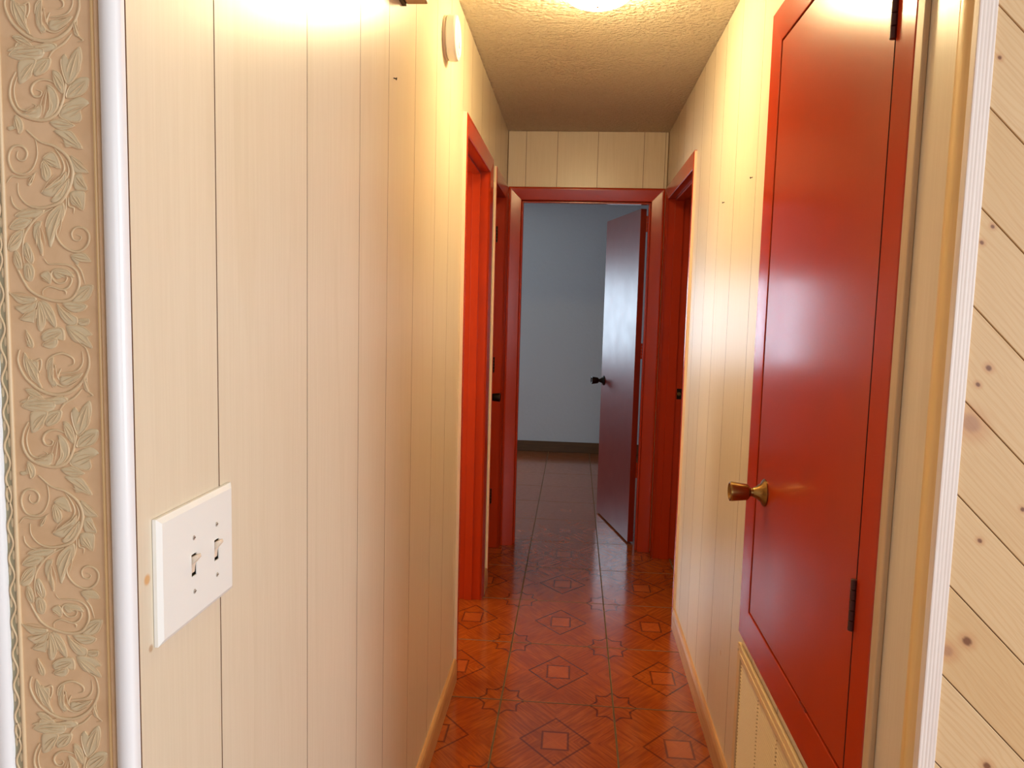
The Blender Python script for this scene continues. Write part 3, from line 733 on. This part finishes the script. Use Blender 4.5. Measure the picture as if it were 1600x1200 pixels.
# ------------------------------------------------------------------ return air grille
gr = empty('return_air_grille', (XR-.001, 1.62, .1)); tag(gr, 'almond louvred return air grille low on the wall under the red door', 'grille')
g0, g1, gz0, gz1, fw = 1.26, 2.150, .105, .512, .030
us = [g1-.045] + []
mull = [2.085, 1.905, 1.725, 1.545, 1.365]
bm = bmesh.new(); cells(bm, g0, g1, gz0, gz1, [(g0+fw, g1-fw-.012, gz0+fw, gz1-fw)], 0.0003, .0095, HR); link('grille_frame', bm, m_grille, gr, bevel=.0018, seg=2)
bm = bmesh.new(); cells(bm, g0+fw*.55, g1-fw*.55, gz0+fw*.55, gz1-fw*.55, [(g0+fw, g1-fw-.012, gz0+fw, gz1-fw)], .009, .0120, HR); link('raised_rim', bm, m_grille, gr, bevel=.001, seg=1)
bx('duct_back', (g0+.02, gz0+.02, .0004), (g1-.02, gz1-.02, .0012), m_duct, gr, HR)
cols = [g1-fw-.012] + mull[1:] + [g0+fw]
for a, b in zip(cols, cols[1:]):
    bm = bmesh.new(); z = gz0+fw+.004
    while z < gz1-fw-.004:
        # slanted slat, lower edge outwards
        vv = [bm.verts.new(HR(u, zz, w_)) for u in (b+.0035, a-.0035) for zz, w_ in ((z, .0085), (z+.0016, .0088), (z+.0050, .0040), (z+.0040, .0036))]
        for q in ((0, 1, 2, 3), (7, 6, 5, 4), (0, 4, 5, 1), (1, 5, 6, 2), (2, 6, 7, 3), (3, 7, 4, 0)): bm.faces.new([vv[i] for i in q])
        z += .0098
    o = link('louvres', bm, m_grille, gr); tag(o, kind='stuff')
for u in mull[1:]: bx('mullion', (u-.0035, gz0+fw, .0012), (u+.0035, gz1-fw, .0060), m_grille, gr, HR)
for u, v in ((g1-.02, gz1-.014), (g1-.02, gz0+.015), (g0+.02, gz1-.014), (g0+.02, gz0+.015)):
    bm = bmesh.new(); lathe(bm, [(0, 0), (.004, 0), (.0035, .0012), (0, .0018)], HR(u, v, .012), (-1, 0, 0), 14); link('screw', bm, m_screw, gr, smooth=.6)
reparent(gr)

# ------------------------------------------------------------------ light switch
sw = empty('light_switch', (XL, .82, 1.142)); tag(sw, 'white double toggle light switch plate on the left wall near the viewer', 'light switch')
u0, u1, z0, z1 = .7345, .9065, 1.0755, 1.2095
bm = bmesh.new(); T = .0078
out = [(u0, z0), (u1, z0), (u1, z1), (u0, z1)]; ins = [(u0+.006, z0+.0055), (u1-.006, z0+.0055), (u1-.006, z1-.0055), (u0+.006, z1-.0055)]
us_ = (.8055, .8600); zc = 1.1395
holes = [(u-.0058, u+.0058, zc-.0125, zc+.0125) for u in us_]
cells(bm, ins[0][0], ins[1][0], ins[0][1], ins[2][1], holes, T-.0012, T, HL)
for lo, hi, w0, w1 in ((out, out, 0.0005, T-.0035), (out, ins, T-.0035, T)):
    A = [bm.verts.new(HL(p[0], p[1], w0)) for p in lo]; B = [bm.verts.new(HL(p[0], p[1], w1)) for p in hi]
    for i in range(4): bm.faces.new((A[i], A[(i+1) % 4], B[(i+1) % 4], B[i]))
bmesh.ops.remove_doubles(bm, verts=bm.verts[:], dist=1e-5)
link('plate', bm, m_plate, sw)
bx('box_back', (u0+.01, z0+.01, .0012), (u1-.01, z1-.01, .0024), m_slot, sw, HL)
for u in us_:
    bm = bmesh.new()
    prism(bm, [(.0005, zc-.0095), (.0045, zc-.0095), (.0048, zc+.001), (.0125, zc+.0085), (.0115, zc+.0125), (.0005, zc+.0085)], u-.0042, u+.0042, lambda w_, v, uu: HL(uu, v, w_+.0020))
    link('toggle', bm, m_toggle, sw, bevel=.0008)
    for dz in (-.0305, .0305):
        s = lathe_obj('screw', [(0, 0), (.0028, 0), (.0024, .0007), (0, .0010)], HL(u, zc+dz, T), (1, 0, 0), m_screw, sw, 16)
        bx('screw_slot', (u-.0022, zc+dz-.0004, T+.0007), (u+.0022, zc+dz+.0004, T+.0012), m_slot, s, HL)
reparent(sw)

# ------------------------------------------------------------------ smoke detector, chime, lamp, nails
c = on(717, 60, 0, XL+.040); sm = empty('smoke_detector', (XL, c.y, c.z)); tag(sm, 'round white smoke detector high on the left wall', 'smoke detector')
base = Vector((XL+.0004, c.y, c.z)); RS = .066
lathe_obj('mounting_ring', [(0, 0), (RS*.97, 0), (RS*.97, .006), (RS*.9, .0075), (0, .0075)], base, (1, 0, 0), m_toggle, sm, 48)
lathe_obj('housing', [(0, .0078), (RS*.93, .0078), (RS, .012), (RS, .029), (RS*.985, .034), (RS*.95, .0375), (RS*.80, .040), (RS*.78, .0392), (RS*.74, .0392), (RS*.72, .0405), (0, .0415)], base, (1, 0, 0), m_plate, sm, 56)
lathe_obj('test_button', [(0, .0418), (.009, .0418), (.0085, .0432), (0, .0436)], base + Vector((0, 0, -.02)), (1, 0, 0), m_plate, sm, 20)
reparent(sm)
ch = empty('door_chime', (XL, 1.74, 2.11)); tag(ch, 'beige door chime box at the top of the left wall', 'door chime')
CH = (1.655, 1.828, 2.112, 2.335)
bx('back_plate', (CH[0]-.004, CH[2]-.0, .0005), (CH[1]+.001, CH[3]+.002, .010), m_black, ch, HL)
bx('cover', (CH[0], CH[2]+.003, .0105), (CH[1], CH[3], .060), m_chime, ch, HL, bevel=.003)
bx('cover_slot', (CH[0]+.02, CH[2]+.05, .0600), (CH[1]-.02, CH[2]+.17, .0612), m_chime, ch, HL)
reparent(ch)
LC = Vector((.036, 2.495, H)); cl = empty('ceiling_light', LC); tag(cl, 'lit frosted dome ceiling light at the top of the hall', 'ceiling light')
lathe_obj('canopy', [(0, 0), (.050, 0), (.052, .004), (.050, .010), (.046, .0155), (0, .0155)], LC - Vector((0, 0, .0005)), (0, 0, -1), m_brass, cl, 40)
lathe_obj('lit_glass_dome', [(.045, .013), (.075, .014), (.098, .018), (.107, .028), (.108, .040), (.101, .054), (.086, .066), (.062, .076), (.034, .082), (0, .084)], LC, (0, 0, -1), m_lamp, cl, 40)
lathe_obj('finial', [(0, .0842), (.004, .0842), (.005, .0862), (.003, .088), (0, .0885)], LC, (0, 0, -1), m_brass, cl, 16)
reparent(cl)
def nail(px, py, wall, lab):
    mp, ax, v, d = (HL, 0, XL, 1) if wall == 'l' else (HR, 0, XR, -1)
    p = on(px, py, ax, v); bm = bmesh.new()
    lathe(bm, [(0, -.004), (.0012, -.004), (.0012, .006), (.0030, .0062), (.0030, .0075), (0, .008)], (v, p.y, p.z), (d, 0, -.25), 12)
    o = link('nail', bm, m_dark, smooth=.6)
    tag(o, lab, 'nail', 'small nails left in the panelled walls')
nail(615, 122, 'l', 'small bent dark nail on the left wall left of the smoke detector')
nail(1176, 277, 'r', 'tiny nail in the right wall beside the red closet casing')
nail(1132, 316, 'r', 'tiny nail in the right wall near the far right doorway')
bpy.context.view_layer.update()
